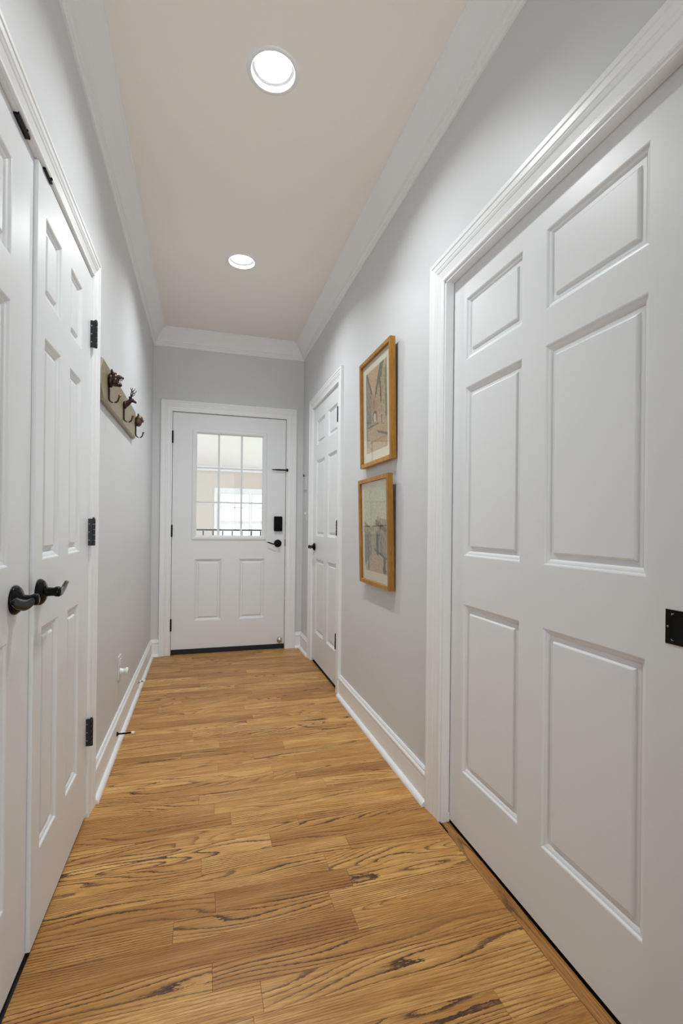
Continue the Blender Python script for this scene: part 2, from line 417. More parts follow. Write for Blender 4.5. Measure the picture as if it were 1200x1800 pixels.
# crown: (out from the wall, down from the ceiling)
CR = [(0, 0), (.095, 0), (.095, .008), (.088, .012), (.085, .018), (.076, .030), (.062, .046), (.048, .064), (.036, .082), (.028, .096), (.026, .104), (.019, .106), (.017, .114), (.012, .117), (.012, .130), (.008, .138), (0, .138)]
mb = MB()
sweep(mb, [(W, BACK), (W, L), (0, L), (0, BACK)], CR, lambda a, b, h: (a, b, HC - h))
tag(mb.build('trim_9', 'trim'), 'white stepped crown moulding running around the ceiling', 'crown moulding', kind='structure')

BASE = [(0, 0), (.014, 0), (.014, .098), (.0125, .102), (.0125, .108), (.016, .110), (.016, .118), (.013, .123), (.010, .126), (.010, .131), (.006, .139), (0, .139)]
SHOE = [(.013, 0), (.031, 0), (.0305, .006), (.028, .012), (.023, .017), (.016, .020), (.013, .0205)]
def base(name, path, label):
    mb = MB(); sweep(mb, path, BASE, lambda a, b, h: (a, b, h))
    o = tag(mb.build(name, 'trim'), label, 'baseboard', kind='structure')
    mb = MB(); sweep(mb, path, SHOE, lambda a, b, h: (a, b, h)); mb.build('shoe_molding', 'trim', o)
    return o
base('baseboard_left', [(.066, L), (0, L), (0, 2.043)], 'white baseboard along the wall under the animal hook rack')
base('baseboard_right', [(W, 1.690), (W, 2.939)], 'white baseboard below the two framed pictures')
base('baseboard_end', [(W, 3.886), (W, L), (1.213, L)], 'short white baseboard in the corner beside the front door')
base('baseboard_back', [(0, .657), (0, BACK)], 'white baseboard behind the camera')

# ---------------------------------------------------------------- panelled doors
ROWS = [(.228, .825), (.996, 1.594), (1.692, 1.912)]
STICK = [(0, 0), (.003, .0012), (.006, .0056), (.0095, .0064), (.013, .0080), (.0175, .0120)]
PANEL = [(.0170, .0130), (.0180, .0118), (.0290, .0118), (.0335, .0062), (.0360, .0052)]
class DoorBuild:
    """a slab in its own plane: u along the width, z up, d into the slab"""
    def __init__(s, mp, u0, u1, z0, z1, thick): s.mp, s.u0, s.u1, s.z0, s.z1, s.t = mp, u0, u1, z0, z1, thick
    def slab(s, name, holes, label, mat='door', through=False, skip=()):
        us = sorted({s.u0, s.u1, *[h[0] for h in holes], *[h[1] for h in holes]}); zs = sorted({s.z0, s.z1, *[h[2] for h in holes], *[h[3] for h in holes]})
        mb = MB(); mp = s.mp
        for i in range(len(us) - 1):
            for k in range(len(zs) - 1):
                cu, cz = (us[i] + us[i + 1]) / 2, (zs[k] + zs[k + 1]) / 2
                inside = [h for h in holes if h[0] < cu < h[1] and h[2] < cz < h[3]]
                q = lambda d: [mp(us[i], zs[k], d), mp(us[i + 1], zs[k], d), mp(us[i + 1], zs[k + 1], d), mp(us[i], zs[k + 1], d)]
                if not inside: mb.add(q(0), [(0, 1, 2, 3)]); mb.add(q(s.t), [(3, 2, 1, 0)])
                elif not (len(inside[0]) > 4 and inside[0][4] == 'open'): mb.add(q(s.t), [(3, 2, 1, 0)])
        c = [(s.u0, s.z0), (s.u1, s.z0), (s.u1, s.z1), (s.u0, s.z1)]
        for i in range(4):
            a, b = c[i], c[(i + 1) % 4]
            mb.add([mp(*a, 0), mp(*b, 0), mp(*b, s.t), mp(*a, s.t)], [(3, 2, 1, 0)])
        for h in holes:
            op = len(h) > 4 and h[4] == 'open'
            st = [(0, 0), (0, s.t)] if op else STICK
            for (i0, d0), (i1, d1) in zip(st[:-1], st[1:]):
                r0 = [(h[0] + i0, h[2] + i0), (h[1] - i0, h[2] + i0), (h[1] - i0, h[3] - i0), (h[0] + i0, h[3] - i0)]
                r1 = [(h[0] + i1, h[2] + i1), (h[1] - i1, h[2] + i1), (h[1] - i1, h[3] - i1), (h[0] + i1, h[3] - i1)]
                for n in range(4):
                    n2 = (n + 1) % 4
                    mb.add([mp(*r0[n], d0), mp(*r0[n2], d0), mp(*r1[n2], d1), mp(*r1[n], d1)], [(0, 1, 2, 3)])
        o = mb.build(name, mat, None, mp((s.u0 + s.u1) / 2, 0, 0), fix=True)
        tag(o, label, 'door', kind='structure')
        for h in holes:
            if len(h) > 4 and h[4] == 'open': continue
            s.panel(h, o, mat)
        s.o = o
        return o
    def panel(s, h, o, mat):
        mb = MB(); mp = s.mp
        for (i0, d0), (i1, d1) in zip(PANEL[:-1], PANEL[1:]):
            r0 = [(h[0] + i0, h[2] + i0), (h[1] - i0, h[2] + i0), (h[1] - i0, h[3] - i0), (h[0] + i0, h[3] - i0)]
            r1 = [(h[0] + i1, h[2] + i1), (h[1] - i1, h[2] + i1), (h[1] - i1, h[3] - i1), (h[0] + i1, h[3] - i1)]
            for n in range(4):
                n2 = (n + 1) % 4; mb.add([mp(*r0[n], d0), mp(*r0[n2], d0), mp(*r1[n2], d1), mp(*r1[n], d1)], [(0, 1, 2, 3)])
        i, d = PANEL[-1]; mb.add([mp(h[0] + i, h[2] + i, d), mp(h[1] - i, h[2] + i, d), mp(h[1] - i, h[3] - i, d), mp(h[0] + i, h[3] - i, d)], [(0, 1, 2, 3)])
        mb.build('panel', mat, o, mp((h[0] + h[1]) / 2, (h[2] + h[3]) / 2, .01))

def frame_matrix(origin, normal, along):
    """local x = lever direction, y = up, z = out of the door"""
    n = Vector(normal).normalized(); a = Vector(along).normalized(); u = n.cross(a)
    M = Matrix((a, u, n)).transposed().to_4x4(); M.translation = Vector(origin); return M
def lever(parent, origin, normal, along, label, r=.034, reach=.040, length=.122, thin=1.0):
    M = frame_matrix(origin, normal, along)
    mb = MB()
    mb.lathe([(r * .98, 0), (r, .002), (r, .006), (r * .93, .0085), (r * .90, .0085), (r * .86, .012), (r * .62, .0165), (r * .36, .019), (.0118, .0225), (.0112, .03), (.0112, reach - .004), (.0135, reach), (.0135, reach + .008), (.010, reach + .0115), (0, reach + .0125)], M, 32)
    h = mb.build('handle', 'black_metal', parent, origin, label=label)
    up = 1 if (M.to_3x3() @ Vector((0, 1, 0))).z > 0 else -1
    lv = MB(); n = 12; pts = []; rad = []
    for i in range(n + 1):
        t = i / n
        x = .004 + length * t
        y = up * (-.007 * math.sin(t * math.pi * 1.5) + .004 * t)
        z = reach + .004 - .003 * math.sin(t * math.pi) - .007 * t * t
        pts.append(M @ Vector((x, y, z)))
        wv = .0082 + .0042 * math.sin(t * math.pi) if t < .7 else .0118 * (1 - ((t - .7) / .32) ** 1.5) + .0014
        rad.append((max(.0016, wv) * thin, .0052 - .0022 * t))
    lv.tube(pts, rad, 14, flat=(0, 0, 1))
    lv.build('lever', 'black_metal', h, origin)
    return h
def hinge_plate(parent, c, nrm_axis, name='hinge'):
    """hinge seen edge on: barrel of five knuckles with a leaf beside it; c at mid height"""
    mb = MB(); x, y, z = c; hh = .050
    if nrm_axis == 'L':
        mb.cbox((x - .005, y + .001, z), (.019, .003, 2 * hh), .0006)
        bx, by = x + .0075, y + .004
    elif nrm_axis == 'R':
        bx, by = x, y
    else:
        bx, by = x, y
    r = .0062 if nrm_axis == 'L' else (.0075 if nrm_axis == 'R' else .0085)
    for k in range(5):
        z0 = z - hh + k * hh * .4; mb.lathe([(r * .9, z0 + .0003), (r, z0 + .0015), (r, z0 + hh * .4 - .0015), (r * .9, z0 + hh * .4 - .0003)], Matrix.Translation((bx, by, 0)), 12)
    mb.lathe([(r * .7, z + hh), (r * .75, z + hh + .003), (0, z + hh + .006)], Matrix.Translation((bx, by, 0)), 10)
    o = mb.build(name, 'hinge_metal' if nrm_axis == 'L' else 'black_metal', parent, c)
    if nrm_axis == 'L':
        for dz in (-.030, .0, .030):
            s = MB(); s.lathe([(.0028, 0), (.0028, .0006), (0, .001)], frame_matrix((x - .006, y - .0005, z + dz), (0, -1, 0), (1, 0, 0)), 10); s.build('screw', 'screw', o, (x - .006, y - .0005, z + dz))
    return o

# --- front door, half glass
mpE = lambda u, z, d: (u, L + .004 + d, z)
GX0, GX1, GZ0, GZ1 = .357, .916, 1.0075, 1.879
db = DoorBuild(mpE, .1605, 1.1175, .014, 2.049, .044)
front = db.slab('door_1', [(.345, .567, .280, .806), (.716, .940, .280, .806), (.335, .938, .988, 1.900, 'open')], 'white front door with nine-pane glass upper half and two lower panels')
lf = MB()
def rect_sweep(mb, x0, x1, z0, z1, prof, mp):
    """closed mitred frame: offset inward from the rectangle"""
    k = len(prof); vs = []
    for cx_, cz_, sx, sz in ((x0, z0, 1, 1), (x1, z0, -1, 1), (x1, z1, -1, -1), (x0, z1, 1, -1)):
        vs += [mp(cx_ + sx * u, cz_ + sz * u, h) for u, h in prof]
    fs = []
    for i in range(4):
        n2 = (i + 1) % 4
        for q in range(k): fs.append((i * k + q, i * k + (q + 1) % k, n2 * k + (q + 1) % k, n2 * k + q))
    mb.add(vs, fs); return mb
rect_sweep(lf, .318, .949, .971, 1.919, [(0, 0), (0, .005), (.004, .008), (.016, .009), (.026, .007), (.034, .002), (.039, -.006), (.039, -.020), (.018, -.020), (.018, 0)], lambda a, b, h: (a, L + .004 - h, b))
lite = lf.build('lite_frame', 'door', front, (.633, L, 1.44), label='white moulded rim around the glass')
vx = [GX0, .5375, .7315, GX1]; vz = [GZ0, 1.296, 1.592, GZ1]
for x in vx[1:3]:
    mu = MB(); mu.cbox((x, L + .022, (GZ0 + GZ1) / 2), (.017, .008, GZ1 - GZ0 + .01), .002); mu.build('muntin', 'door', lite, (x, L + .022, 1.44))
for z in vz[1:3]:
    mu = MB(); mu.cbox(((GX0 + GX1) / 2, L + .0225, z), (GX1 - GX0 + .01, .006, .013), .002); mu.build('muntin', 'door', lite, (.636, L + .0225, z))
for i in range(3):
    for k in range(3):
        pn = MB(); pn.box(vx[i] - .001, vx[i + 1] + .001, L + .0205, L + .0245, vz[k] - .001, vz[k + 1] + .001)
        pn.build('pane', 'pane_glass', lite, ((vx[i] + vx[i + 1]) / 2, L + .0225, (vz[k] + vz[k + 1]) / 2))
sw = MB(); sw.cbox((.639, L + .006, .0235), (.955, .022, .041), .003); sw.build('door_sweep', 'black_rubber', front, (.639, L, .02), label='black rubber sweep along the bottom edge')
for zc in (1.836, 1.045, .253): hinge_plate(front, (.1575, L - .006, zc), 'E')
lever(front, (1.053, L + .004, .942), (0, -1, 0), (-1, 0, 0), 'black lever handle on a round rose', .034, .040, .098, .5)
kp = MB(); kp.cbox((1.053, L - .010, 1.116), (.076, .028, .134), .010); k_ = kp.build('deadbolt_housing', 'black_metal', front, (1.053, L, 1.116), label='black rounded electronic deadbolt housing')
kt = MB(); kt.cbox((1.053, L - .0275, 1.085), (.012, .010, .040), .004); kt.build('thumb_turn', 'black_metal', k_, (1.053, L - .027, 1.085))
sp = MB(); sp.cbox((1.1195, L - .0005, .947), (.008, .006, .058), .001); sp.build('strike_plate', 'black_metal', front, (1.1195, L, .947))
fl_ = MB(); fl_.tube([(1.118, L - .014, 1.597), (1.095, L - .016, 1.597), (1.04, L - .016, 1.597), (.992, L - .014, 1.597)], [(.006, .004), (.0065, .004), (.0065, .004), (.003, .002)], 8, flat=(0, 0, 1))
fl_.cbox((1.128, L - .020, 1.597), (.018, .010, .024), .002)
fl_.build('flip_latch', 'black_metal', front, (1.11, L, 1.597), label='thin black swing latch bar')
bs = MB(); bs.lathe([(.020, 0), (.020, .006), (.012, .010), (.012, .016)], frame_matrix((1.0735, L + .004, .087), (0, -1, 0), (1, 0, 0)), 20); bs.ell((1.0735, L - .030, .087), (.026, .024, .026))
bs.build('door_holder', 'chrome', front, (1.0735, L, .087), label='round brushed metal holder near the bottom edge')

# --- closet double doors
mpL = lambda xf: (lambda u, z, d: (xf - d, u, z))
db = DoorBuild(mpL(-.0065), .760, 1.3615, .013, 2.014, .035)
holes = [(a, b, z0, z1) for a, b in ((.832, .978), (1.080, 1.2255)) for z0, z1 in ROWS]
leaf1 = db.slab('door_2', holes, 'near white six-panel closet leaf cut off at the picture edge')
db = DoorBuild(mpL(.0035), 1.3645, 1.9605, .013, 2.014, .035)
holes = [(a, b, z0 + .003, z1 - .004) for a, b in ((1.428, 1.577), (1.678, 1.823)) for z0, z1 in ROWS]
leaf2 = db.slab('door_3', holes, 'far white six-panel closet leaf hung on three dark hinges')
lever(leaf1, (-.0065, 1.262, .917), (1, 0, 0), (0, -1, 0), 'dark lever handle pointing towards the camera')
lever(leaf2, (.0035, 1.402, .9165), (1, 0, 0), (0, 1, 0), 'dark lever handle pointing down the hall')
for zc in (1.800, 1.065, .322): hinge_plate(leaf2, (.0135, 1.945, zc), 'L')
for lf_, yc, xx in ((leaf1, 1.262, -.0005), (leaf2, 1.425, .0065)):
    c = MB(); c.cbox((xx, yc, 2.0165), (.012 if xx < 0 else .008, .075 if xx < 0 else .06, .008 if xx < 0 else .005), .0015); c.lathe([(.006, 0), (.005, .004), (0, .006)], Matrix.Translation((xx + .002, yc + .016, 2.019)), 12)
    c.build('ball_catch', 'black_metal', lf_, (xx, yc, 2.016), label='black catch on the top edge')

# --- pocket door
mpR = lambda xf: (lambda u, z, d: (xf + d, u, z))
db = DoorBuild(mpR(W + .0275), .637, 1.66, .012, 2.03, .035)
holes = [(a, b, z0, z1) for a, b in ((.772, 1.086), (1.184, 1.495)) for z0, z1 in ROWS]
pocket = db.slab('door_4', holes, 'large white six-panel pocket door with a flush black pull')
px_ = W + .0275; py_, pz_ = .6940, .9035
pm = MB(); pm.box(px_ - .002, px_ + .0005, py_ + .0230, py_ + .0330, pz_ - .034, pz_ + .034); pm.box(px_ - .002, px_ + .0005, py_ - .0330, py_ - .0230, pz_ - .034, pz_ + .034)
pm.box(px_ - .002, px_ + .0005, py_ - .0230, py_ + .0230, pz_ + .027, pz_ + .034); pm.box(px_ - .002, px_ + .0005, py_ - .0230, py_ + .0230, pz_ - .034, pz_ - .027)
pl = pm.build('flush_pull', 'black_metal', pocket, (px_, py_, pz_), label='square black flush pull with a cupped centre')
cp = MB(); mpC = lambda a, b, h: (px_ - .0012 - h, py_ + a, pz_ + b)
rr = [(1.0, 0.0), (.93, -.0008), (.80, -.0006)]
vs = []; seg = 24
def sq(a, k): # rounded square outline
    ca, sa = math.cos(a), math.sin(a); e = 4.0
    q = (abs(ca) ** e + abs(sa) ** e) ** (-1 / e); return ca * q * .0240 * k, sa * q * .028 * k
prof = [(1.0, .0016), (.94, .0014), (.86, .0002), (.7, .0001), (0.0, .0001)]
for kk, h in prof[:-1]: vs += [mpC(*sq(2 * math.pi * i / seg, kk), h) for i in range(seg)]
fs = [(r * seg + i, r * seg + (i + 1) % seg, (r + 1) * seg + (i + 1) % seg, (r + 1) * seg + i) for r in range(3) for i in range(seg)] + [tuple(range(3 * seg, 4 * seg))]
cp.add(vs, fs, True); cp.build('cup', 'black_metal', pl, (px_, py_, pz_))
for dy in (.028, -.028):
    s = MB(); s.lathe([(.0022, 0), (.0022, .0006), (0, .001)], frame_matrix((px_ - .002, py_ + dy, pz_), (-1, 0, 0), (0, 1, 0)), 10); s.build('screw', 'screw', pl, (px_, py_ + dy, pz_))
gd = MB(); gd.cbox((W + .021, PK[1] - .004, .020), (.012, .010, .034), .003)
gdo = tag(gd.build('door_guide', 'white_plastic'), 'small white guide at the floor beside the pocket door jamb', 'door guide')
s = MB(); s.lathe([(.004, 0), (.004, .001), (0, .0025)], frame_matrix((W + .006, PK[1] - .0005, .026), (0, -1, 0), (1, 0, 0)), 12)
s.build('screw', 'chrome', gdo, (W + .006, PK[1], .026))

# --- far side door
db = DoorBuild(mpR(W + .004), 3.0235, 3.7975, .024, 2.055, .035)
holes = [(a, b, z0 + dz0, z1 + dz1) for a, b in ((3.098, 3.338), (3.440, 3.700)) for (z0, z1), dz0, dz1 in zip(ROWS, (.020, .022, .054), (.015, .028, .030))]
far = db.slab('door_5', holes, 'white six-panel door on the far side wall beside the front door')
for zc in (1.842, 1.085, .332): hinge_plate(far, (W - .0105, 3.028, zc), 'R')
lever(far, (W + .004, 3.735, .932), (-1, 0, 0), (0, -1, 0), 'small black lever handle', .031, .042, .085, .8)

# ---------------------------------------------------------------- recessed lamps
def can(x, y, label, group=None):
    e = empty('recessed_lamp', (x, y, HC)); M = Matrix.Translation((x, y, HC))
    t = MB(); t.lathe([(.0765, .002), (.0765, -.0025), (.080, -.0045), (.090, -.0035), (.0935, 0), (.0935, .0012)], M, 48); 
    t.f = t.f[:-2]; t.sm = t.sm[:-2]; t.build('trim_ring', 'trim', e, (x, y, HC), fix=False)
    b = MB(); b.lathe([(.0768, -.001), (.0750, .0165)], M, 48); b.f = b.f[:-2]; b.sm = b.sm[:-2]
    b.build('baffle', 'baffle', e, (x, y, HC + .01), fix=False)
    g = MB(); g.lathe([(.0752, .0160), (.0655, .0175), (.0650, .021)], M, 48); g.f = g.f[:-2]; g.sm = g.sm[:-2]
    g.build('retaining_ring', 'baffle_ring', e, (x, y, HC + .016), fix=False)
    l = MB(); l.lathe([(.0652, .0215), (.045, .0205), (.02, .0200), (0, .0198)], M, 48)
    l.build('lens', 'lamp_lens', e, (x, y, HC + .02), label='glowing white lens')
    a = area_light('lamp_light', (x, y, HC + .0185), (0, 0, 0), .118, .118, P_CAN, CAN_COL, 'DISK', math.radians(135)); attach(a, e)
    return tag(e, label, 'ceiling lamp', 'recessed lamps in the hall ceiling')
can(*LAMPS[0], 'glowing recessed lamp with white trim, the larger one near the picture top')
can(*LAMPS[1], 'glowing recessed lamp with white trim, the smaller one nearer the front door')

# ---------------------------------------------------------------- framed pictures
def in_poly(p, poly):
    x, y = p; c = False; n = len(poly)
    for i in range(n):
        x1, y1 = poly[i]; x2, y2 = poly[i - 1]
        if (y1 > y) != (y2 > y) and x < (x2 - x1) * (y - y1) / (y2 - y1) + x1: c = not c
    return c
def seg_d(p, a, b):
    p, a, b = Vector(p), Vector(a), Vector(b); t = max(0, min(1, (p - a).dot(b - a) / max(1e-9, (b - a).length_squared))); return (p - a - (b - a) * t).length
def lin(c): return tuple(((v / 255) / 12.92 if v / 255 < .04045 else ((v / 255 + .055) / 1.055) ** 2.4) for v in c)
def street_a(u, v, r):
    c = (186, 158, 124)
    if in_poly((u, v), [(0, .97), (.09, .97), (.30, .72), (.34, .30), (0, .2)]): c = (150, 136, 112)
    if in_poly((u, v), [(.66, 1), (1, 1), (1, .22), (.62, .32), (.46, .68)]): c = (176, 152, 118)
    if in_poly((u, v), [(.26, .70), (.50, .66), (.60, .30), (.22, .30)]): c = (168, 138, 112)
    if in_poly((u, v), [(0, .52), (.22, .50), (.28, .36), (0, .34)]): c = (120, 122, 108)
    if v < .27: c = (182, 152, 116)
    for a, b, wd, col in [((.05, .98), (.28, .72), .022, (92, 84, 70)), ((.72, 1), (.48, .68), .030, (98, 88, 74)), ((.80, .98), (.64, .80), .05, (112, 106, 88)), ((.70, .76), (.72, .56), .028, (90, 72, 56)),
                          ((.93, .9), (.95, .36), .03, (118, 124, 88)), ((.02, .94), (.02, .22), .02, (110, 104, 92)), ((.05, .32), (.60, .31), .008, (96, 84, 70)), ((.56, .22), (.98, .14), .014, (104, 92, 80)),
                          ((.0, .115), (1, .12), .006, (150, 124, 98)), ((.38, .60), (.38, .52), .02, (120, 92, 74)), ((.74, .38), (.74, .31), .016, (92, 78, 62)), ((.04, .3), (.06, .1), .03, (138, 122, 100))]:
        if seg_d((u, v), a, b) < wd: c = col
    dd = math.hypot((u - .43) / .09, (v - .40) / .07)
    if v > .33 and .75 < dd < 1.15 and v > .36: c = (98, 82, 70)
    elif v > .31 and dd <= .75: c = (200, 184, 164)
    if .05 < u < .32 and .35 < v < .75 and (int(u * 34) + int(v * 26)) % 4 == 0: c = tuple(k - 26 for k in c)
    if .62 < u < .96 and .4 < v < .9 and (int(u * 22) * 3 + int(v * 18)) % 7 == 0: c = tuple(k - 22 for k in c)
    n = r.uniform(-20, 20); return tuple(max(10, min(250, k + n)) for k in c)
def street_b(u, v, r):
    c = (190, 184, 156)
    if v > .62: c = (186, 186, 160)  # pale greenish top: glass reflection painted into the print
    if in_poly((u, v), [(0, .62), (.30, .52), (.36, .22), (0, .06)]): c = (140, 132, 112)
    if in_poly((u, v), [(.50, .58), (.62, .66), (1, .62), (1, .14), (.44, .28)]): c = (154, 146, 122)
    if in_poly((u, v), [(.30, .54), (.52, .58), (.46, .26), (.34, .24)]): c = (170, 156, 128)
    if in_poly((u, v), [(.36, .24), (.52, .26), (1, .14), (1, .0), (.04, .0), (.10, .05)]): c = (188, 164, 132)
    for a, b, wd, col in [((.16, .50), (.18, .04), .035, (112, 106, 92)), ((.60, .44), (.60, .26), .05, (72, 78, 76)), ((.55, .60), (.96, .50), .03, (96, 92, 72)), ((.70, .58), (.68, .46), .04, (120, 108, 84)),
                          ((.46, .27), (.98, .18), .012, (84, 78, 70)), ((.90, .16), (.88, .04), .045, (92, 84, 74)), ((.84, .06), (.94, .03), .02, (86, 78, 68)), ((.0, .60), (.34, .51), .015, (118, 112, 92)), ((.76, .4), (.76, .24), .02, (104, 96, 84)), ((.04, .4), (.04, .1), .03, (124, 116, 98))]:
        if seg_d((u, v), a, b) < wd: c = col
    if v < .6 and .42 < u < .98 and v > .28 and (int(u * 26) + int(v * 24) * 2) % 5 == 0: c = tuple(k - 22 for k in c)
    if v < .5 and u < .32 and v > .12 and (int(u * 30) + int(v * 28)) % 4 == 0: c = tuple(k - 18 for k in c)
    n = r.uniform(-20, 20); return tuple(max(10, min(250, k + n)) for k in c)
def picture(label, y0, y1, z0, h, lean, xb, art, fn, seed):
    """hangs on the right wall, top leaning out; built upright around its lower back edge"""
    wd = y1 - y0; e = empty('framed_picture', (W - xb, (y0 + y1) / 2, z0))
    e.rotation_euler = (0, -lean, 0)
    def put(mb, name, mat, par=e, **k):
        o = mb.build(name, mat, None, None, **k); o.parent = par; return o
    D = .027; b = .021; hw = wd / 2            # local: x = -out of the wall, y along, z up
    for nm, pts in (('stile', (-hw, -hw + b, 0, h)), ('stile', (hw - b, hw, 0, h))):
        mb = MB(); mb.cbox((-D / 2, (pts[0] + pts[1]) / 2, h / 2), (D, b, h), .0016); put(mb, 'frame_side', 'frame_wood')
    for zc in (b / 2, h - b / 2):
        mb = MB(); mb.cbox((-D / 2, 0, zc), (D, wd - 2 * b, b), .0016)
        o = put(mb, 'frame_rail', 'frame_wood'); 
    mb = MB(); mb.box(-.012, -.010, -hw + b - .004, hw - b + .004, b - .004, h - b + .004); put(mb, 'mat_board', 'mat_board')
    mb = MB(); mb.box(-.0195, -.018, -hw + b - .002, hw - b + .002, b - .002, h - b + .002); put(mb, 'glazing', 'picture_glass')
    mb = MB(); mb.box(-.009, 0, -hw + .010, hw - .010, .010, h - .010); put(mb, 'backing', 'frame_back')
    r = random.Random(seed); nu, nv = 64, 90; ay0, ay1, az0, az1 = art
    me = bpy.data.meshes.new('print')
    vs = [(-.0124, -hw + ay0 + (ay1 - ay0) * i / nu, az0 + (az1 - az0) * k / nv) for k in range(nv + 1) for i in range(nu + 1)]
    fs = [(k * (nu + 1) + i, (k + 1) * (nu + 1) + i, (k + 1) * (nu + 1) + i + 1, k * (nu + 1) + i + 1) for k in range(nv) for i in range(nu)]
    me.from_pydata(vs, [], fs); a = me.color_attributes.new('ink', 'FLOAT_COLOR', 'POINT')
    for q in range(len(vs)):
        i, k = q % (nu + 1), q // (nu + 1)
        # near edge of the print (small y) is the viewer's right
        a.data[q].color = (*lin(fn(1 - i / nu, k / nv, r)), 1)
    me.materials.append(MATS['print_ink']); o = bpy.data.objects.new('print', me); COL.objects.link(o); o.parent = e
    o['label'] = 'faded tinted street scene print'
    return tag(e, label, 'picture', 'framed street prints')
picture('upper wood-framed street print hung above its partner on the grey wall', 2.037, 2.487, 1.415, .568, .021, .006, (.077, .379, .072, .498), street_a, 3)
picture('lower wood-framed street print with reflections in its glass', 2.042, 2.478, .797, .552, .028, .006, (.057, .378, .070, .494), street_b, 5)

# ---------------------------------------------------------------- animal hook rack
rk = empty('hook_rack', (0, 2.56, 1.60))
tag(rk, 'olive plaque with three bronze animal-head hooks on the wall', 'coat rack')
ya, yb, za, zb, ct = 2.052, 3.085, 1.601, 1.768, .05
def octo(i, x): return [(x, ya + i, za + ct), (x, ya + ct, za + i), (x, yb - ct, za + i), (x, yb - i, za + ct), (x, yb - i, zb - ct), (x, yb - ct, zb - i), (x, ya + ct, zb - i), (x, ya + i, zb - ct)]
pq = MB(); vs = octo(0, .0005) + octo(0, .013) + octo(.006, .020) + octo(.0095, .0205)
fs = [(r * 8 + i, r * 8 + (i + 1) % 8, (r + 1) * 8 + (i + 1) % 8, (r + 1) * 8 + i) for r in range(3) for i in range(8)] + [tuple(range(24, 32)), tuple(range(7, -1, -1))]
pq.add(vs, fs); pq.build('plaque', 'plaque', rk, (0, 2.56, 1.68))
def rem(o, vox=.0016):
    m_ = o.modifiers.new('merge', 'REMESH'); m_.mode = 'VOXEL'; m_.voxel_size = vox; m_.use_smooth_shade = True
    s_ = o.modifiers.new('soft', 'SMOOTH'); s_.factor = .5; s_.iterations = 2
def hook(y, ztop, label):
    x = .0205; mb = MB()
    zb_ = 1.612
    pts = [(x + .003, y, ztop), (x + .003, y, ztop - .03), (x + .003, y, zb_ + .02)]
    for k in range(1, 9):
        a = math.pi * k / 8; pts.append((x + .003 + .0185 * (1 - math.cos(a)) , y, zb_ + .018 - .018 * math.sin(a)))
    pts.append((x + .043, y, zb_ + .026))
    mb.tube(pts, [(.0036, .0075)] * 2 + [(.0036, .006)] + [(.0036, .0050)] * 9, 10, flat=(1, 0, 0))
    o = mb.build('hook', 'bronze', rk, (x, y, 1.65), label=label)
    k_ = MB(); k_.ell((x + .044, y, zb_ + .030), (.0062, .0062, .0062)); k_.build('knob', 'antique_brass', o, (x, y, 1.63))
    return o
def rotm(a, ax): return Matrix.Rotation(a, 4, ax)
# bear, roaring
hb = hook(2.203, 1.70, 'bronze hook under a roaring bear head')
x, y, z = .0205, 2.203, 1.708
h_ = MB(); h_.ell((x + .010, y, z - .002), (.014, .028, .031)); h_.ell((x + .025, y, z + .006), (.021, .025, .026)); h_.ell((x + .041, y, z + .012), (.018, .0145, .011), rotm(.22, 'Y'))
h_.ell((x + .037, y, z - .018), (.017, .0140, .0095), rotm(.18, 'Y')); h_.ell((x + .055, y, z + .011), (.006, .0065, .006))
for s_ in (-1, 1): h_.ell((x + .016, y + s_ * .019, z + .031), (.005, .008, .010)); h_.ell((x + .026, y + s_ * .017, z - .008), (.014, .010, .016))
ho = h_.build('head', 'bronze', hb, (x, y, z)); rem(ho)
tt = MB()
for s_ in (-1, 1):
    for q, (dx, dz, up) in enumerate([(.046, .004, -1), (.052, .006, -1), (.040, .003, -1), (.049, -.013, 1), (.043, -.011, 1)]):
        tt.lathe([(.0024, 0), (.0018, .004), (0, .009)], Matrix.Translation((x + dx, y + s_ * .007, z + dz)) @ (rotm(math.pi, 'X') if up < 0 else Matrix()), 8)
tt.build('teeth', 'teeth', hb, (x, y, z), kind='stuff')
# deer
hd = hook(2.597, 1.70, 'bronze hook under a deer head with antlers')
x, y, z = .0205, 2.597, 1.700
h_ = MB(); h_.ell((x + .008, y, z - .002), (.010, .019, .021)); h_.tube([(x + .004, y, z - .004), (x + .018, y, z + .006), (x + .030, y, z + .018), (x + .036, y, z + .026)], [.016, .0135, .011, .0105], 12)
h_.ell((x + .038, y, z + .024), (.014, .0105, .0105), rotm(.5, 'Y')); h_.ell((x + .049, y, z + .018), (.012, .0072, .0072), rotm(.45, 'Y')); h_.ell((x + .057, y, z + .013), (.005, .0055, .005))
for s_ in (-1, 1): h_.ell((x + .030, y + s_ * .017, z + .031), (.004, .012, .005), rotm(s_ * .5, 'X'))
ho = h_.build('head', 'bronze', hd, (x, y, z)); rem(ho)
for s_ in (-1, 1):
    an = MB(); an.tube([(x + .034, y + s_ * .005, z + .032), (x + .036, y + s_ * .014, z + .048), (x + .040, y + s_ * .021, z + .064), (x + .044, y + s_ * .020, z + .082)], [.0030, .0027, .0023, .0012], 8)
    an.tube([(x + .036, y + s_ * .012, z + .045), (x + .046, y + s_ * .013, z + .052), (x + .052, y + s_ * .012, z + .060)], [.0023, .0018, .001], 8)
    an.tube([(x + .039, y + s_ * .019, z + .060), (x + .052, y + s_ * .021, z + .068), (x + .058, y + s_ * .020, z + .080)], [.0022, .0017, .001], 8)
    an.tube([(x + .040, y + s_ * .020, z + .066), (x + .034, y + s_ * .025, z + .080)], [.002, .001], 8)
    an.build('antler', 'bronze', hd, (x, y, z + .03))
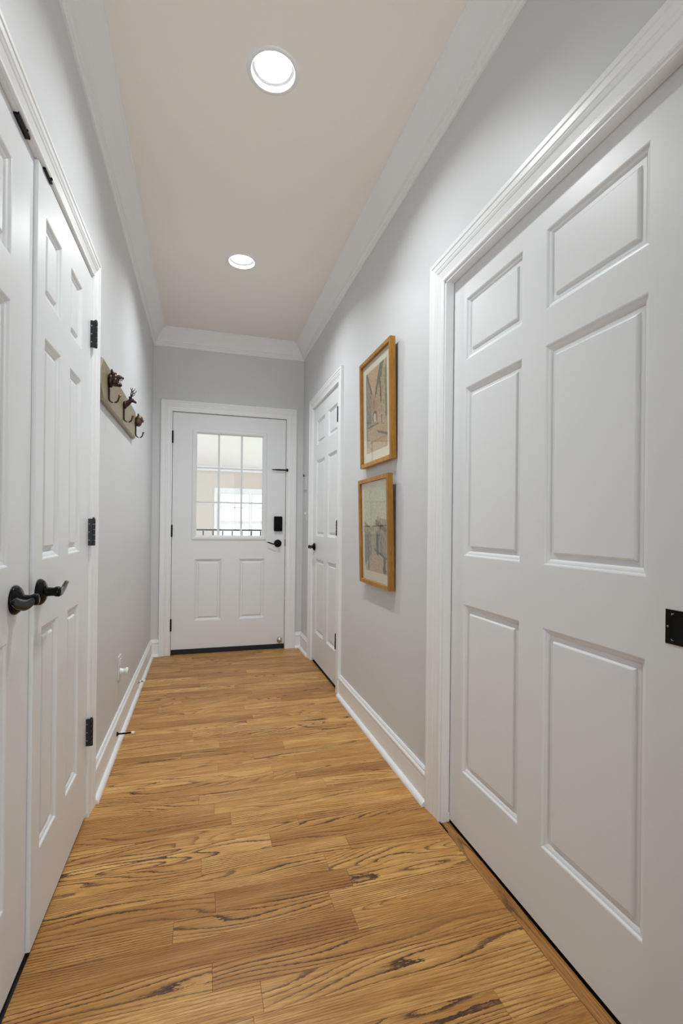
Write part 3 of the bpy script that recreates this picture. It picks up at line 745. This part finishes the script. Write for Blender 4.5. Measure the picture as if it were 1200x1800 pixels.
# owl
hw_ = hook(3.035, 1.70, 'bronze hook under an owl head')
x, y, z = .0205, 3.035, 1.708
h_ = MB(); h_.ell((x + .016, y, z - .004), (.021, .029, .028)); h_.ell((x + .020, y, z + .012), (.022, .028, .022)); h_.ell((x + .040, y, z + .002), (.007, .005, .009), rotm(.3, 'Y'))
for s_ in (-1, 1):
    for k in range(12):
        a = 2 * math.pi * k / 12; h_.ell((x + .037, y + s_ * .0125 + .0095 * math.cos(a), z + .014 + .0095 * math.sin(a)), (.0035, .003, .003), seg=8, rings=6)
    h_.ell((x + .036, y + s_ * .0125, z + .014), (.006, .005, .005)); h_.ell((x + .018, y + s_ * .020, z + .033), (.006, .006, .010), rotm(s_ * -.4, 'X'))
ho = h_.build('head', 'owl_bronze', hw_, (x, y, z)); rem(ho)

# ---------------------------------------------------------------- small things on the walls
# outlet with a plug-in piece
ou = empty('wall_outlet', (0, 2.683, .355)); tag(ou, 'white outlet with a small plugged-in piece low on the wall', 'outlet')
mb = MB(); mb.cbox((.003, 2.683, .355), (.006, .078, .120), .002); mb.build('plate', 'wall', ou, (0, 2.683, .355))
mb = MB(); mb.cbox((.0068, 2.683, .383), (.004, .034, .030), .003); mb.build('socket', 'white_plastic', ou, (.007, 2.683, .383))
mb = MB(); M = frame_matrix((.006, 2.683, .332), (1, 0, 0), (0, 1, 0)); mb.lathe([(.017, 0), (.018, .003), (.014, .008), (.0125, .024), (.017, .027), (.019, .033), (.016, .038), (0, .039)], M, 24); mb.build('plug', 'white_plastic', ou, (.01, 2.683, .332))
# doorstops on the left baseboard
ds = empty('door_stop', (.014, 2.552, .060)); tag(ds, 'thin black door stop with white tip on the baseboard', 'door stop')
M = frame_matrix((.014, 2.552, .060), (1, 0, 0), (0, 1, 0))
mb = MB(); mb.lathe([(.011, 0), (.011, .004), (.0045, .007), (.0040, .010), (.0040, .068)], M, 16); mb.build('rod', 'black_metal', ds, (.014, 2.552, .060))
mb = MB(); mb.lathe([(.0058, .066), (.0066, .069), (.0066, .078), (.004, .081), (0, .0815)], M, 16); mb.build('tip', 'white_plastic', ds, (.09, 2.552, .060))
ds = empty('door_stop', (.014, 3.352, .068)); tag(ds, 'short silvery door stop on the baseboard nearer the front door', 'door stop')
M = frame_matrix((.014, 3.352, .068), (1, 0, 0), (0, 1, 0))
mb = MB(); mb.lathe([(.013, 0), (.013, .004), (.007, .008), (.006, .012), (.006, .030)], M, 16); mb.build('rod', 'chrome', ds, (.014, 3.352, .068))
mb = MB(); mb.lathe([(.008, .029), (.009, .032), (.009, .040), (.005, .043), (0, .0435)], M, 16); mb.build('tip', 'white_plastic', ds, (.05, 3.352, .068))
# wall controls in the corner by the far door
wc = empty('wall_control', (W, 4.09, 1.49)); tag(wc, 'small white wall control with a dark knob in the far corner', 'wall control')
mb = MB(); mb.cbox((W - .005, 4.085, 1.475), (.010, .072, .118), .003); mb.build('plate', 'wall', wc, (W, 4.09, 1.475))
mb = MB(); mb.ell((W - .013, 4.118, 1.546), (.006, .008, .013)); mb.build('knob', 'hinge_metal', wc, (W, 4.118, 1.546))
ls = empty('light_switch', (W, 4.06, 1.20)); tag(ls, 'pale light switch below the wall control beside the far door', 'light switch')
mb = MB(); mb.cbox((W - .003, 4.055, 1.205), (.006, .072, .116), .002); mb.build('plate', 'wall', ls, (W, 4.055, 1.205))
mb = MB(); mb.cbox((W - .010, 4.055, 1.209), (.012, .010, .022), .002); mb.build('toggle', 'white_plastic', ls, (W, 4.055, 1.209))

# ---------------------------------------------------------------- room beyond the front door
FY, RZ = 12.0, 2.53
WX0, WX1, WZ0, WZ1 = 0.775, 3.1, .45, 1.915
mb = MB(); mb.box(-4, WX0, FY, FY + .12, 0, RZ + .1); mb.box(WX1, 5, FY, FY + .12, 0, RZ + .1); mb.box(WX0, WX1, FY, FY + .12, WZ1, RZ + .1); mb.box(WX0, WX1, FY, FY + .12, 0, WZ0)
mb.box(-4.1, -4, L + T, FY, 0, RZ + .1); mb.box(5, 5.1, L + T, FY, 0, RZ + .1)
tag(mb.build('wall_beyond', 'room_wall'), 'beige wall of the bright room seen through the door glass', 'wall', kind='structure')
mb = MB(); mb.box(-4, 5, L + T, FY, RZ, RZ + .05)
tag(mb.build('ceiling_beyond', 'room_ceiling'), 'white ceiling of the room seen through the door glass', 'ceiling', kind='structure')
mb = MB(); mb.box(-4, 5, L + T, FY, -.05, -.02)
tag(mb.build('floor_beyond', 'room_ceiling'), 'pale floor of the room beyond the front door', 'floor', kind='structure')
mb = MB(); sweep(mb, [(5, FY), (-4, FY)], [(0, 0), (.09, 0), (.085, .02), (.03, .07), (.012, .075), (.012, .095), (0, .095)], lambda a, b, h: (a, b, RZ - h))
tag(mb.build('trim_10', 'trim'), 'white crown moulding in the room beyond the glass', 'crown moulding', kind='structure')
mb = MB(); rect_sweep(mb, WX0 - .11, WX1 + .11, WZ0 - .11, WZ1 + .11, [(0, 0), (0, .02), (.02, .024), (.10, .018), (.115, .018), (.115, -.06), (.105, -.06), (.105, 0)], lambda a, b, h: (a, FY - h, b))
win = tag(mb.build('window_1', 'trim', None, (1.9, FY, 0)), 'bright white-framed window in the room seen through the door glass', 'window', kind='structure')
xs = [WX0 + (WX1 - WX0) * i / 3 for i in range(4)]; zs = [WZ0, 1.18, WZ1]
for i in range(3):
    for k in range(2):
        s = MB(); rect_sweep(s, xs[i] + .004, xs[i + 1] - .004, zs[k], zs[k + 1], [(0, 0), (0, .03), (.045, .03), (.045, 0)], lambda a, b, h: (a, FY + .06 - h, b))
        so = s.build('sash', 'trim', win, ((xs[i] + xs[i + 1]) / 2, FY + .05, zs[k]))
        p = MB(); p.box(xs[i] + .04, xs[i + 1] - .04, FY + .046, FY + .050, zs[k] + .04, zs[k + 1] - .04); p.build('pane', 'pane_glass', so, ((xs[i] + xs[i + 1]) / 2, FY + .048, zs[k] + .3))
        g = MB(); xm = (xs[i] + xs[i + 1]) / 2; zm = (zs[k] + zs[k + 1]) / 2
        g.box(xm - .011, xm + .011, FY + .040, FY + .056, zs[k] + .04, zs[k + 1] - .04); g.box(xs[i] + .04, xs[i + 1] - .04, FY + .040, FY + .056, zm - .011, zm + .011)
        g.build('grille', 'trim', so, (xm, FY + .048, zm))
rl = empty('stair_railing', (.65, 5.1, 0)); tag(rl, 'dark metal railing with thin balusters behind the door glass', 'railing')
mb = MB(); mb.cbox((.65, 5.1, 1.050), (2.4, .03, .016), .003); mb.build('top_rail', 'rail_iron', rl, (.65, 5.1, 1.045))
mb = MB(); mb.cbox((.65, 5.1, .10), (2.4, .03, .015), .002); mb.build('bottom_rail', 'rail_iron', rl, (.65, 5.1, .10))
for k in range(16):
    x = -.175 + k * .098
    mb = MB(); mb.cbox((x, 5.1, .565), (.013, .013, .95), .001); mb.build('baluster', 'rail_iron', rl, (x, 5.1, .565))

# unseen glazed door added far behind the camera to let fill light in
mb = MB(); rect_sweep(mb, .12, W - .12, 0.02, 2.35, [(0, 0), (0, .05), (.07, .05), (.07, 0)], lambda a, b, h: (a, BACK - .02 - h, b))
d6 = tag(mb.build('added_door', 'trim', None, (W / 2, BACK, 0)), 'unseen white glazed door added behind the camera for fill light', 'door', kind='structure')
p = MB(); p.box(.17, W - .17, BACK - .05, BACK - .046, .08, 2.29); p.build('pane', 'pane_glass', d6, (W / 2, BACK - .05, 1.2))
